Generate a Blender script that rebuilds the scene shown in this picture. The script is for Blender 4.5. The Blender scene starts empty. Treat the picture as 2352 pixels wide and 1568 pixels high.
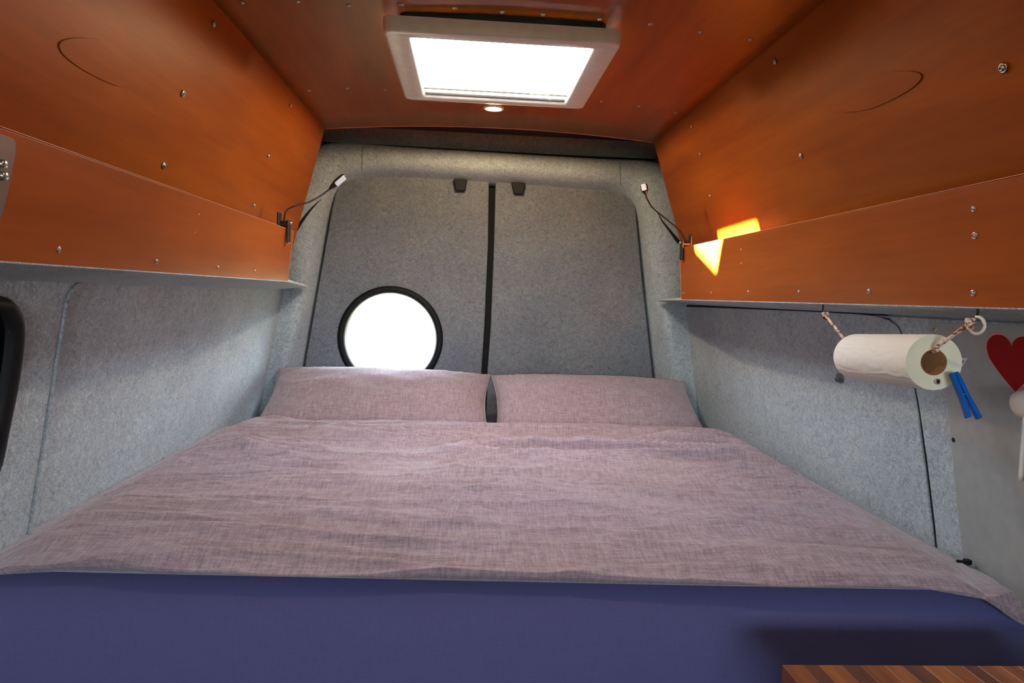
import bpy, bmesh, math, random
from mathutils import Vector, Matrix, noise
random.seed(7)
sc = bpy.context.scene
COL = sc.collection

# ------------------------------------------------------------------ camera
FPX = 1600.0
CZ = 1.25                                   # camera height above the van floor
DX, DY = (1080-1176)/FPX, (675-784)/FPX     # where lines along the van meet
SLOPE = 0.038
b_ = 0.0
for _ in range(60):
    c_ = -(DX + DY*b_)
    b_ = SLOPE*(1 - DX*c_) + DY*c_
Xc = Vector((1, b_, -(DX + DY*b_))).normalized()
Yc = Vector((DX, DY, 1)).normalized()
Zc = Xc.cross(Yc)
M3 = Matrix((Xc, Yc, Zc))                   # camera frame (right, down, forward) -> world
CAMPOS = Vector((0, 0, CZ))
right = M3 @ Vector((1, 0, 0)); up = M3 @ Vector((0, -1, 0)); back = M3 @ Vector((0, 0, -1))
cam_d = bpy.data.cameras.new('camera'); cam = bpy.data.objects.new('camera', cam_d); COL.objects.link(cam)
cam_d.sensor_width = 36; cam_d.lens = FPX*36/2352; cam_d.clip_start = 0.02; cam_d.clip_end = 200
cam.matrix_world = Matrix(((right.x, up.x, back.x, 0), (right.y, up.y, back.y, 0), (right.z, up.z, back.z, CZ), (0, 0, 0, 1)))
sc.camera = cam

# ------------------------------------------------------------------ view, world, lights
sc.view_settings.view_transform = 'Standard'; sc.view_settings.look = 'None'
sc.view_settings.exposure = 0.0; sc.view_settings.gamma = 1.0; sc.view_settings.use_curve_mapping = False
sc.cycles.max_bounces = 10; sc.cycles.diffuse_bounces = 6; sc.cycles.glossy_bounces = 4
sc.cycles.sample_clamp_indirect = 6.0
sc.cycles.use_denoising = True
world = bpy.data.worlds.new('world'); sc.world = world; world.use_nodes = True
bg = world.node_tree.nodes['Background']
bg.inputs[1].default_value = 30.0
wnt = world.node_tree
wg = wnt.nodes.new('ShaderNodeTexCoord'); wsx = wnt.nodes.new('ShaderNodeSeparateXYZ'); wrp = wnt.nodes.new('ShaderNodeValToRGB')
wnt.links.new(wg.outputs['Generated'], wsx.inputs[0]); wmr = wnt.nodes.new('ShaderNodeMapRange')
wmr.inputs['From Min'].default_value = -1; wmr.inputs['From Max'].default_value = 1
wnt.links.new(wsx.outputs['Z'], wmr.inputs[0]); wnt.links.new(wmr.outputs[0], wrp.inputs[0])
e0, e1 = wrp.color_ramp.elements                     # sunlit grass and gravel below the horizon, bright hazy sky above
e0.position = .48; e0.color = (.17, .18, .11, 1); e1.position = .505; e1.color = (.82, .92, 1.0, 1)
e2 = wrp.color_ramp.elements.new(.85); e2.color = (.52, .74, 1.0, 1)
wnt.links.new(wrp.outputs[0], bg.inputs[0])

def area(name, loc, rot, sx, sy, energy, color=(1, 1, 1), portal=False):
    l = bpy.data.lights.new(name, 'AREA'); l.shape = 'RECTANGLE'; l.size = sx; l.size_y = sy
    l.energy = energy; l.color = color
    if portal: l.cycles.is_portal = True
    o = bpy.data.objects.new(name, l); COL.objects.link(o); o.location = loc; o.rotation_euler = rot
    return o
SUN_DIR = Vector((.62, .17, -.38)).normalized()
sl = bpy.data.lights.new('sun', 'SUN'); sl.energy = 900; sl.angle = math.radians(2.2); sl.color = (1, .90, .72)
sun = bpy.data.objects.new('sun', sl); COL.objects.link(sun); sun.location = (-3, 1, 4)
sun.rotation_euler = SUN_DIR.to_track_quat('-Z', 'Y').to_euler()

# ------------------------------------------------------------------ placing helpers
def ray(px, py): return M3 @ Vector(((px-1176)/FPX, (py-784)/FPX, 1))
def PY(px, py, Y): r = ray(px, py); return CAMPOS + r*(Y/r.y)
def PX(px, py, X): r = ray(px, py); return CAMPOS + r*(X/r.x)
def PZ(px, py, Z): r = ray(px, py); return CAMPOS + r*(Z/r.z)
def PL(px, py, p, n): r = ray(px, py); return CAMPOS + r*((p-CAMPOS).dot(n)/r.dot(n))
def W(x, y, z): return Vector((x, y, z+CZ))

# ------------------------------------------------------------------ materials
def lin(c):
    out = []
    for v in c:
        v /= 255.0
        out.append(v/12.92 if v <= .04045 else ((v+.055)/1.055)**2.4)
    return (*out, 1)
MATS = {}
def new_mat(name):
    m = bpy.data.materials.new(name); m.use_nodes = True; MATS[name] = m
    nt = m.node_tree; return m, nt, nt.nodes['Principled BSDF']
def N(nt, t, **kw):
    n = nt.nodes.new(t)
    for k, v in kw.items():
        if k in n.inputs: n.inputs[k].default_value = v
        else: setattr(n, k, v)
    return n
def mixc(nt, fac, a, b, blend='MIX'):
    n = nt.nodes.new('ShaderNodeMix'); n.data_type = 'RGBA'; n.blend_type = blend
    for sock, v in ((0, fac), (6, a), (7, b)):
        if hasattr(v, 'links'): nt.links.new(v, n.inputs[sock])
        else: n.inputs[sock].default_value = v
    return n.outputs[2]
def ramp(nt, src, stops):
    r = nt.nodes.new('ShaderNodeValToRGB'); nt.links.new(src, r.inputs[0])
    while len(r.color_ramp.elements) < len(stops): r.color_ramp.elements.new(.5)
    for e, (p, c) in zip(r.color_ramp.elements, stops): e.position = p; e.color = c
    return r.outputs[0]
def coords(nt, scale=(1, 1, 1), rot=(0, 0, 0)):
    tc = nt.nodes.new('ShaderNodeTexCoord'); mp = nt.nodes.new('ShaderNodeMapping')
    mp.inputs['Scale'].default_value = scale; mp.inputs['Rotation'].default_value = rot
    nt.links.new(tc.outputs['Object'], mp.inputs[0]); return mp.outputs[0]
def bump(nt, bs, src, strength, dist):
    b = nt.nodes.new('ShaderNodeBump'); b.inputs['Strength'].default_value = strength; b.inputs['Distance'].default_value = dist
    nt.links.new(src, b.inputs['Height']); nt.links.new(b.outputs[0], bs.inputs['Normal'])
def math_n(nt, op, a, b=None):
    n = nt.nodes.new('ShaderNodeMath'); n.operation = op
    for i, v in enumerate((a, b)):
        if v is None: continue
        if hasattr(v, 'links'): nt.links.new(v, n.inputs[i])
        else: n.inputs[i].default_value = v
    return n.outputs[0]
def plain(name, rgb, rough=.5, metal=0, bumpy=0, scale=200, **kw):
    m, nt, bs = new_mat(name)
    n = N(nt, 'ShaderNodeTexNoise', Scale=scale*.2, Detail=4.0); nt.links.new(coords(nt), n.inputs['Vector'])
    c = lin(rgb); d = tuple(v*.82 for v in c[:3])+(1,)
    nt.links.new(mixc(nt, n.outputs[0], d, tuple(min(1, v*1.12) for v in c[:3])+(1,)), bs.inputs['Base Color'])
    bs.inputs['Roughness'].default_value = rough; bs.inputs['Metallic'].default_value = metal
    for k, v in kw.items(): bs.inputs[k].default_value = v
    if bumpy:
        n2 = N(nt, 'ShaderNodeTexNoise', Scale=scale, Detail=3.0); nt.links.new(coords(nt), n2.inputs['Vector'])
        bump(nt, bs, n2.outputs[0], bumpy, .002)
    return m

def felt(name, base):
    m, nt, bs = new_mat(name)
    co = coords(nt)
    n1 = N(nt, 'ShaderNodeTexNoise', Scale=150.0, Detail=2.5, Distortion=2.6, Roughness=.6); nt.links.new(co, n1.inputs['Vector'])
    n2 = N(nt, 'ShaderNodeTexNoise', Scale=70.0, Detail=3.0, Distortion=1.5); nt.links.new(co, n2.inputs['Vector'])
    n3 = N(nt, 'ShaderNodeTexNoise', Scale=6.0, Detail=3.0); nt.links.new(co, n3.inputs['Vector'])
    n4 = N(nt, 'ShaderNodeTexNoise', Scale=230.0, Detail=1.0); nt.links.new(co, n4.inputs['Vector'])
    c = lin(base)
    dk = tuple(v*.45 for v in c[:3])+(1,); lt = tuple(min(1, v*1.65) for v in c[:3])+(1,)
    c1 = ramp(nt, n1.outputs[0], [(.28, dk), (.47, c), (.58, c), (.74, lt)])
    c2 = ramp(nt, n2.outputs[0], [(.3, (.72, .72, .74, 1)), (.5, (1, 1, 1, 1)), (.7, (1.2, 1.2, 1.18, 1))])
    c3 = ramp(nt, n3.outputs[0], [(.3, (.9, .9, .92, 1)), (.7, (1.08, 1.08, 1.05, 1))])
    sp = ramp(nt, n4.outputs[0], [(.22, (.25, .25, .28, 1)), (.3, (1, 1, 1, 1))])
    x = mixc(nt, 1.0, c1, c2, 'MULTIPLY'); x = mixc(nt, 1.0, x, c3, 'MULTIPLY'); x = mixc(nt, .8, x, sp, 'MULTIPLY')
    nt.links.new(x, bs.inputs['Base Color']); bs.inputs['Roughness'].default_value = .95
    bs.inputs['Specular IOR Level'].default_value = .15
    bs.inputs['Sheen Weight'].default_value = .15; bs.inputs['Sheen Roughness'].default_value = .6
    bump(nt, bs, math_n(nt, 'ADD', n1.outputs[0], n2.outputs[0]), .55, .003)
    return m
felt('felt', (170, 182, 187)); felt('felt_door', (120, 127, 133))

def ply(name, base, dark, rough=.32):
    m, nt, bs = new_mat(name)
    a = N(nt, 'ShaderNodeTexNoise', Scale=9.0, Detail=6.0, Roughness=.62, Distortion=.5); nt.links.new(coords(nt, (1, .12, 1)), a.inputs['Vector'])
    b = N(nt, 'ShaderNodeTexNoise', Scale=55.0, Detail=4.0, Roughness=.6); nt.links.new(coords(nt, (1, .05, 1)), b.inputs['Vector'])
    d = N(nt, 'ShaderNodeTexNoise', Scale=2.2, Detail=3.0); nt.links.new(coords(nt), d.inputs['Vector'])
    c0, c1 = lin(dark), lin(base)
    x = ramp(nt, a.outputs[0], [(.3, c0), (.65, c1)])
    g = ramp(nt, b.outputs[0], [(.35, (.84, .82, .8, 1)), (.6, (1.06, 1.05, 1.04, 1))])
    x = mixc(nt, .55, x, g, 'MULTIPLY')
    h = ramp(nt, d.outputs[0], [(.35, (.88, .86, .85, 1)), (.65, (1.08, 1.06, 1.04, 1))])
    x = mixc(nt, .8, x, h, 'MULTIPLY')
    nt.links.new(x, bs.inputs['Base Color'])
    bs.inputs['Roughness'].default_value = rough
    bs.inputs['Specular IOR Level'].default_value = .11; bs.inputs['Specular Tint'].default_value = (1, .62, .35, 1)
    return m
ply('plywood', (150, 75, 13), (126, 56, 6), .4); ply('plywood_board', (156, 78, 24), (138, 63, 15), .36)
ply('ply_edge', (226, 150, 110), (205, 125, 85), .5)

def linen(name, base, light, dark, sc_=1.0, amt=1.0):
    m, nt, bs = new_mat(name)
    h = N(nt, 'ShaderNodeTexNoise', Scale=230.0*sc_, Detail=2.0); nt.links.new(coords(nt, (.12, 1, 1)), h.inputs['Vector'])
    v = N(nt, 'ShaderNodeTexNoise', Scale=230.0*sc_, Detail=2.0); nt.links.new(coords(nt, (1, .12, .12)), v.inputs['Vector'])
    w = N(nt, 'ShaderNodeTexNoise', Scale=420.0*sc_, Detail=1.0); nt.links.new(coords(nt), w.inputs['Vector'])
    L = N(nt, 'ShaderNodeTexNoise', Scale=3.0, Detail=3.0); nt.links.new(coords(nt, (.5, 1, 1)), L.inputs['Vector'])
    s = math_n(nt, 'MULTIPLY', math_n(nt, 'ADD', h.outputs[0], v.outputs[0]), .5)
    s = math_n(nt, 'ADD', math_n(nt, 'MULTIPLY', s, .7), math_n(nt, 'MULTIPLY', w.outputs[0], .3))
    x = ramp(nt, s, [(.38, lin(dark)), (.5, lin(base)), (.62, lin(light))])
    g = ramp(nt, L.outputs[0], [(.35, (1.0, .96, .90, 1)), (.65, (.99, 1.0, 1.05, 1))])
    x = mixc(nt, .6*amt, x, g, 'MULTIPLY')
    nt.links.new(x, bs.inputs['Base Color']); bs.inputs['Roughness'].default_value = .85
    bs.inputs['Specular IOR Level'].default_value = .2
    bs.inputs['Sheen Weight'].default_value = .25; bs.inputs['Sheen Roughness'].default_value = .5
    bump(nt, bs, s, .35, .0012)
    return m
linen('linen', (158, 138, 145), (178, 160, 166), (136, 115, 121))
linen('sheet', (93, 92, 140), (96, 95, 143), (90, 89, 137), 1.6, .2)
plain('black_rubber', (13, 15, 18), .6, bumpy=.2, **{'Specular IOR Level': .25})
plain('black_plastic', (20, 20, 21), .3)
plain('matte_black', (14, 15, 16), .9)
plain('dark_body', (60, 62, 66), .7)
plain('white_plastic', (226, 218, 206), .35)
plain('white_paint', (160, 163, 160), .45, **{'Specular IOR Level': .2})
plain('steel', (190, 185, 178), .3, 1)
plain('steel_dark', (60, 55, 50), .4, 1)
plain('grey_metal', (98, 104, 108), .35, .6)
plain('white_gloss', (235, 235, 232), .25)
plain('hook_white', (235, 228, 215), .3)
plain('cardboard', (140, 96, 58), .9)
plain('heart_red', (150, 6, 10), .5, **{'Specular IOR Level': .06}); plain('heart_rim', (235, 150, 140), .5, **{'Specular IOR Level': .06})
plain('cream', (214, 200, 184), .5)
plain('peg_blue', (16, 96, 190), .4, **{'Specular IOR Level': .2})
plain('floor_vinyl', (120, 100, 80), .6)
plain('dark_glass', (10, 14, 20), .12)
plain('stitch', (70, 84, 92), .6)
# embossed kitchen paper
m, nt, bs = new_mat('paper')
bs.inputs['Base Color'].default_value = lin((240, 236, 226)); bs.inputs['Roughness'].default_value = .95
wv = N(nt, 'ShaderNodeTexWave', Scale=62.0, Distortion=9.0, Detail=1.0); wv.inputs['Detail Scale'].default_value = .55
nt.links.new(coords(nt, (1, .55, 1.1), (0.5, 0, .2)), wv.inputs['Vector'])
bump(nt, bs, wv.outputs['Fac'], .55, .0012)
plain('paper_end', (232, 230, 206), .95, bumpy=.5, scale=90)
# striped cord
m, nt, bs = new_mat('cord')
wv = N(nt, 'ShaderNodeTexNoise', Scale=190.0, Detail=1.0); nt.links.new(coords(nt, (1, .6, 1)), wv.inputs['Vector'])
nt.links.new(ramp(nt, wv.outputs['Fac'], [(.40, lin((150, 66, 36))), (.5, lin((228, 205, 185)))]), bs.inputs['Base Color'])
bs.inputs['Roughness'].default_value = .85
# table staves
for nm, c in (('stave_a', (150, 84, 40)), ('stave_b', (116, 64, 36)), ('stave_c', (172, 100, 48))):
    m, nt, bs = new_mat(nm)
    a = N(nt, 'ShaderNodeTexNoise', Scale=60.0, Detail=5.0, Distortion=.4); nt.links.new(coords(nt, (1, .12, 1)), a.inputs['Vector'])
    cc = lin(c)
    nt.links.new(ramp(nt, a.outputs[0], [(.3, tuple(v*.55 for v in cc[:3])+(1,)), (.65, cc)]), bs.inputs['Base Color'])
    bs.inputs['Roughness'].default_value = .4
def emit(name, rgb, strength):
    m, nt, bs = new_mat(name)
    bs.inputs['Base Color'].default_value = (.8, .8, .8, 1)
    bs.inputs['Emission Color'].default_value = (*rgb, 1); bs.inputs['Emission Strength'].default_value = strength
emit('sky_diffuser', (.96, .98, 1.0), 18.0)
emit('led', (1.0, .78, .45), 22.0)
# clear pane
m, nt, bs = new_mat('clear_pane')
nt.nodes.remove(bs)
tr = nt.nodes.new('ShaderNodeBsdfTransparent'); gl = nt.nodes.new('ShaderNodeBsdfGlossy'); gl.inputs['Roughness'].default_value = .05
mx = nt.nodes.new('ShaderNodeMixShader'); mx.inputs[0].default_value = .06
nt.links.new(tr.outputs[0], mx.inputs[1]); nt.links.new(gl.outputs[0], mx.inputs[2])
nt.links.new(mx.outputs[0], nt.nodes['Material Output'].inputs[0])

# ------------------------------------------------------------------ mesh helpers
def tag(o, label=None, cat=None, group=None, kind=None):
    for k, v in (('label', label), ('category', cat), ('group', group), ('kind', kind)):
        if v: o[k] = v
    return o
def empty(name, loc):
    o = bpy.data.objects.new(name, None); COL.objects.link(o); o.location = loc; o.empty_display_size = .05; return o
def obj(name, bm, mats, parent=None, smooth=False, bevel=0, seg=2, solid=0, subsurf=0):
    bmesh.ops.recalc_face_normals(bm, faces=bm.faces[:]) if not solid else None
    me = bpy.data.meshes.new(name); bm.to_mesh(me); bm.free()
    o = bpy.data.objects.new(name, me); COL.objects.link(o)
    for mm in (mats if isinstance(mats, (list, tuple)) else [mats]): me.materials.append(MATS[mm])
    if smooth: me.shade_smooth()
    if parent is not None:
        o.parent = parent; o.matrix_parent_inverse = Matrix.Translation(parent.location).inverted() if parent.type == 'EMPTY' else Matrix.Identity(4)
    if solid:
        md = o.modifiers.new('solid', 'SOLIDIFY'); md.thickness = solid; md.offset = -1
    if bevel:
        md = o.modifiers.new('bevel', 'BEVEL'); md.width = bevel; md.segments = seg; md.limit_method = 'ANGLE'; md.angle_limit = math.radians(35)
    if subsurf:
        md = o.modifiers.new('sub', 'SUBSURF'); md.levels = md.render_levels = subsurf
    return o
def prism(bm, pts, vec):
    """closed solid: polygon pts swept along vec"""
    a = [bm.verts.new(p) for p in pts]; b = [bm.verts.new(Vector(p)+vec) for p in pts]
    n = len(pts)
    bm.faces.new(a); bm.faces.new(b[::-1])
    for i in range(n): bm.faces.new((a[i], b[i], b[(i+1) % n], a[(i+1) % n]))
    return bm
def box(bm, c, s, R=None):
    c = Vector(c); R = R or Matrix.Identity(3)
    v = [bm.verts.new(c + R @ Vector((x*s[0]/2, y*s[1]/2, z*s[2]/2))) for x in (-1, 1) for y in (-1, 1) for z in (-1, 1)]
    for f in ((0, 1, 3, 2), (4, 6, 7, 5), (0, 4, 5, 1), (2, 3, 7, 6), (0, 2, 6, 4), (1, 5, 7, 3)): bm.faces.new([v[i] for i in f])
    return bm
def catmull(pts, n=8):
    P = [Vector(p) for p in pts]; P = [P[0]*2-P[1]] + P + [P[-1]*2-P[-2]]; out = []
    for i in range(1, len(P)-2):
        for k in range(n):
            t = k/n; a, b, c, d = P[i-1], P[i], P[i+1], P[i+2]
            out.append(.5*((2*b)+(c-a)*t+(2*a-5*b+4*c-d)*t*t+(3*b-a-3*c+d)*t**3))
    out.append(P[-2]); return out
def tube(bm, pts, r, n=10, closed=False):
    rings = []; L = len(pts)
    rad = r if callable(r) else (lambda t: r)
    up_ = Vector((0.13, .2, 1)).normalized()
    for i, p in enumerate(pts):
        if closed: t = (pts[(i+1) % L]-pts[i-1]).normalized()
        else: t = (pts[min(i+1, L-1)]-pts[max(i-1, 0)]).normalized()
        a = t.cross(up_)
        if a.length < .05: a = t.cross(Vector((1, 0, 0)))
        a.normalize(); b = t.cross(a)
        rr = rad(i/max(1, L-1))
        rings.append([bm.verts.new(p+(a*math.cos(2*math.pi*k/n)+b*math.sin(2*math.pi*k/n))*rr) for k in range(n)])
    for i in range(L if closed else L-1):
        A, B = rings[i], rings[(i+1) % L]
        for k in range(n): bm.faces.new((A[k], A[(k+1) % n], B[(k+1) % n], B[k]))
    if not closed: bm.faces.new(rings[0][::-1]); bm.faces.new(rings[-1])
    return bm
def lathe(bm, prof, origin, axis, n=24, cap=True, mi=None):
    """profile [(radius, height)] turned about axis"""
    axis = Vector(axis).normalized(); a = axis.orthogonal().normalized(); b = axis.cross(a); rings = []
    for r, h in prof:
        rings.append([bm.verts.new(Vector(origin)+axis*h+(a*math.cos(2*math.pi*k/n)+b*math.sin(2*math.pi*k/n))*r) for k in range(n)])
    fs = []
    for j, (A, B) in enumerate(zip(rings, rings[1:])):
        for k in range(n):
            f = bm.faces.new((A[k], A[(k+1) % n], B[(k+1) % n], B[k])); fs.append(f)
            if mi: f.material_index = mi[j]
    if cap:
        f = bm.faces.new(rings[0][::-1]); f2 = bm.faces.new(rings[-1])
        if mi: f.material_index = mi[0]; f2.material_index = mi[-1]
    return bm
def plate(outer, holes=()):
    """flat filled outline with holes; give it thickness with solid="""
    bm = bmesh.new(); edges = []
    for loop in [outer]+list(holes):
        v = [bm.verts.new(p) for p in loop]
        edges += [bm.edges.new((v[i], v[(i+1) % len(v)])) for i in range(len(v))]
    bmesh.ops.triangle_fill(bm, use_beauty=True, use_dissolve=False, edges=edges)
    return bm
def face_normals(bm, n):
    for f in bm.faces:
        f.normal_update()
        if f.normal.dot(n) < 0: f.normal_flip()
    return bm
def ringpts(c, r, a, b, n=64): return [c+(a*math.cos(2*math.pi*k/n)+b*math.sin(2*math.pi*k/n))*r for k in range(n)]
def rrect(c, a, b, hw, hh, r, n=6):
    pts = []
    for sx, sy, a0 in ((1, 1, 0), (-1, 1, 90), (-1, -1, 180), (1, -1, 270)):
        for k in range(n+1):
            t = math.radians(a0+90*k/n)
            pts.append(c+a*(sx*(hw-r)+r*math.cos(t))+b*(sy*(hh-r)+r*math.sin(t)))
    return pts

# screw: washer, domed head and dark cross recess in one small mesh, shared by every screw
def screw_mesh():
    bm = bmesh.new()
    lathe(bm, [(1.0, 0), (.98, .12), (.62, .2), (.60, .16), (.58, .34), (.40, .55), (.26, .58), (.24, .30), (.0001, .28)], (0, 0, 0), (0, 0, 1), 12, False,
          mi=[0, 0, 1, 0, 0, 0, 1, 1])
    bmesh.ops.recalc_face_normals(bm, faces=bm.faces[:])
    me = bpy.data.meshes.new('screw'); bm.to_mesh(me); bm.free(); me.shade_smooth()
    me.materials.append(MATS['steel']); me.materials.append(MATS['steel_dark']); return me
SCREW = screw_mesh()
def screw(p, n, r, parent):
    o = bpy.data.objects.new('screw', SCREW); COL.objects.link(o); o.parent = parent
    base = parent.location if parent.type == 'EMPTY' else Vector((0, 0, 0))
    o.location = p-base; o.rotation_euler = Vector(n).to_track_quat('Z', 'Y').to_euler(); o.scale = (r, r, r)
    return o

# ================================================================== structure
Y0, Y1 = -1.9, 3.16
FLOOR = -CZ
# outer body skin that closes the van; only its openings let daylight in
body = tag(empty('van_body', W(0, 0, -CZ)), 'dark outer van body skin behind the lining', kind='structure')
PORT = PY(897, 777, 3.10); PORT_R = .199
AX, AZ = Vector((1, 0, 0)), Vector((0, 0, 1))
bm = face_normals(plate([W(-1.15, 3.24, -1.3), W(1.3, 3.24, -1.3), W(1.3, 3.24, .72), W(-1.15, 3.24, .72)], [ringpts(Vector((PORT.x, 3.24, PORT.z)), .235, AX, AZ)]), Vector((0, 1, 0)))
obj('rear_skin', bm, 'dark_body', body, solid=.02)
SZ = .583
SKX0, SKX1 = PZ(945, 90, SZ), PZ(1357, 112, SZ)
SKR0, SKR1 = PZ(975, 222, SZ), PZ(1300, 241, SZ)
skx = ((SKX0.x+SKR0.x)/2, (SKX1.x+SKR1.x)/2); sky_ = ((SKX0.y+SKX1.y)/2, (SKR0.y+SKR1.y)/2)
SKC = Vector(((skx[0]+skx[1])/2, (sky_[0]+sky_[1])/2, 0)); SKHW, SKHH = (skx[1]-skx[0])/2, (sky_[1]-sky_[0])/2
def at_z(v, z): return Vector((v.x, v.y, z+CZ))
ROOF = .72
bm = face_normals(plate([W(-1.15, Y0, ROOF), W(1.3, Y0, ROOF), W(1.3, 3.25, ROOF), W(-1.15, 3.25, ROOF)], [rrect(at_z(SKC, ROOF), Vector((1, 0, 0)), Vector((0, 1, 0)), SKHW+.16, SKHH+.18, .03)]), AZ)
obj('roof_skin', bm, 'dark_body', body, solid=.01)
bm = bmesh.new(); cl_ = [[bm.verts.new(q) for q in rrect(at_z(SKC, z), Vector((1, 0, 0)), Vector((0, 1, 0)), SKHW+.165, SKHH+.185, .03)] for z in (.648, ROOF)]
for i in range(len(cl_[0])): bm.faces.new((cl_[0][i], cl_[0][(i+1) % len(cl_[0])], cl_[1][(i+1) % len(cl_[0])], cl_[1][i]))
obj('roof_curb', bm, 'dark_body', body, solid=.004)
for x in (-1.15, 1.3):
    bm = bmesh.new(); box(bm, W(x, (Y0+3.25)/2, -.2), (.02, 3.25-Y0, 2.14)); obj('side_skin', bm, 'dark_body', body)
# floor
bm = bmesh.new(); box(bm, W(.07, .66, FLOOR-.02), (2.5, 5.2, .04)); tag(obj('floor', bm, 'floor_vinyl'), 'brown van floor under the bed', kind='structure')
# unseen bulkhead behind the camera; its cab opening is sized for the light
CAB = (0.07, 1.1, .42)
bm = face_normals(plate([W(-1.15, Y0, -1.3), W(1.3, Y0, -1.3), W(1.3, Y0, .72), W(-1.15, Y0, .72)], [[W(-.50, Y0, -.12), W(.6, Y0, -.12), W(.6, Y0, .24), W(-.50, Y0, .24)]]), Vector((0, -1, 0)))
tag(obj('wall_front', bm, 'felt', solid=.03), 'unseen felt bulkhead towards the cab, its opening sized for the light', kind='structure')
# daylight portals in the openings
area('portal_cab', W(.05, Y0-.04, .06), (math.radians(90), 0, 0), 1.14, .40, 1, portal=True)
area('portal_porthole', Vector((PORT.x, 3.23, PORT.z)), (math.radians(-90), 0, 0), .46, .46, 1, portal=True)
# ---- ceiling: slightly arched plywood
CL = PY(748, 295, 2.71); CR = PY(1500, 327, 2.71)
cx0, cx1 = CL.x, CR.x; cmid = (cx0+cx1)/2; chw = (cx1-cx0)/2
czl, czr = CL.z-CZ, CR.z-CZ
print('ceiling', cx0, cx1, czl, czr, 'sky', skx, sky_, 'port', PORT)
def ceil_z(x):
    t = (x-cx0)/(cx1-cx0); return czl+(czr-czl)*t + .030*(1-(2*t-1)**2)
bm = bmesh.new(); NX = 24
holex = (skx[0]-.02, skx[1]+.02); holey = (sky_[0]-.02, sky_[1]+.02)
xs = sorted(set([cx0-.02+(cx1-cx0+.04)*i/NX for i in range(NX+1)]+list(holex)))
ys = [Y0, 0, .6, 1.2, holey[0], holey[1], 2.5, 2.71]
g = [[bm.verts.new(W(x, y, ceil_z(min(max(x, cx0), cx1)))) for x in xs] for y in ys]
for j in range(len(ys)-1):
    for i in range(len(xs)-1):
        if holex[0]-1e-6 <= xs[i] and xs[i+1] <= holex[1]+1e-6 and j == 4: continue
        bm.faces.new((g[j][i], g[j][i+1], g[j+1][i+1], g[j+1][i]))
face_normals(bm, AZ)
for f in bm.faces: f.normal_flip()
for f in bm.faces: f.smooth = True
ceiling = tag(obj('ceiling', bm, 'plywood', solid=.012), 'arched orange-brown plywood ceiling with rows of screws', kind='structure')
bm = bmesh.new(); tube(bm, [W(cx0+(cx1-cx0)*i/20, 2.714, ceil_z(cx0+(cx1-cx0)*i/20)+.002) for i in range(21)], .0035, 8)
obj('edge_strip', bm, 'ply_edge', ceiling, smooth=True)
for px, py in ((555, 6), (683, 3), (800, 12), (922, 10), (1045, 18), (1153, 27), (1247, 33), (1377, 44), (1494, 55), (1610, 73), (1724, 90), (710, 207), (798, 202), (884, 205), (1382, 232), (1468, 243), (1551, 257)):
    z = .63
    for _ in range(4): p = PZ(px, py, z); z = ceil_z(p.x)
    screw(W(p.x, p.y, z-.0005), (0, 0, -1), .006, ceiling)

# ---- side walls
def slope_plane(a, b):            # plane holding the y axis and the profile a->b
    n = Vector((0, 1, 0)).cross(b-a).normalized(); return a, n
WLt = CL; WLb = PY(690, 505, 2.71); WRt = CR; WRb = PY(1563, 560, 2.71)
print('upper walls', WLt, WLb, WRt, WRb)
def extend(t, b, z):
    k = (z-t.z)/(b.z-t.z); return t+(b-t)*k
def upper_wall(t, b, sgn, pxs, patch, parent):
    lo = extend(t, b, CZ+.022); out = Vector((sgn*.012, 0, 0))
    bm = bmesh.new(); prism(bm, [Vector((t.x, Y0, t.z+.012)), Vector((t.x, 2.71, t.z+.012)), Vector((lo.x, 2.71, lo.z)), Vector((lo.x, Y0, lo.z))], out)
    w = obj('plywood_panel', bm, 'plywood', parent)
    n = Vector((0, 1, 0)).cross(b-t).normalized()
    if n.x*sgn > 0: n = -n
    for px, py, r in pxs: screw(PL(px, py, t, n)+n*.0003, n, r, w)
    c, rx, ry, ang = patch
    p0 = PL(c[0], c[1], t, n); u = Vector((0, 1, 0)); v = n.cross(u)
    bm = bmesh.new(); pts = []
    for k in range(40):
        a = 2*math.pi*k/40; xx = rx*math.copysign(abs(math.cos(a))**1.5, math.cos(a)); yy = ry*math.sin(a)
        pts.append(p0+n*.0001+u*(xx*math.cos(ang)-yy*math.sin(ang))+v*(xx*math.sin(ang)+yy*math.cos(ang)))
    prism(bm, pts, n*.00008); obj('repair_patch', bm, 'plywood', w)
    return w
PLANE_DZ = .17
def wall_pt(side, y, z):         # lower wall surface
    if side < 0: return W(-.785+.17*z, y, z)
    return W(.95-.17*z, y, z)
nl = Vector((1, 0, -.17)).normalized(); nr = Vector((-1, 0, -.17)).normalized()
def OL(px, py, off=0): return PL(px, py, wall_pt(-1, 0, 0)+nl*off, nl)
def OR(px, py, off=0): return PL(px, py, wall_pt(1, 0, 0)+nr*off, nr)

def lower_wall(side, n):
    bm = bmesh.new()
    prism(bm, [wall_pt(side, Y0, .03), wall_pt(side, 3.2, .03), wall_pt(side, 3.2, -1.24), wall_pt(side, Y0, -1.24)], -n*.03)
    return bm
wl = tag(obj('wall_left', lower_wall(-1, nl), 'felt'), 'grey felt-lined van side wall with a big black-edged window', kind='structure')
upper_wall(WLt, WLb, -1, ((421, 215, .0075), (376, 380, .0072), (668, 242, .006), (617, 358, .006), (584, 472, .006), (492, 55, .007)), ((275, 150), .17, .035, .15), wl)
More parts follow.
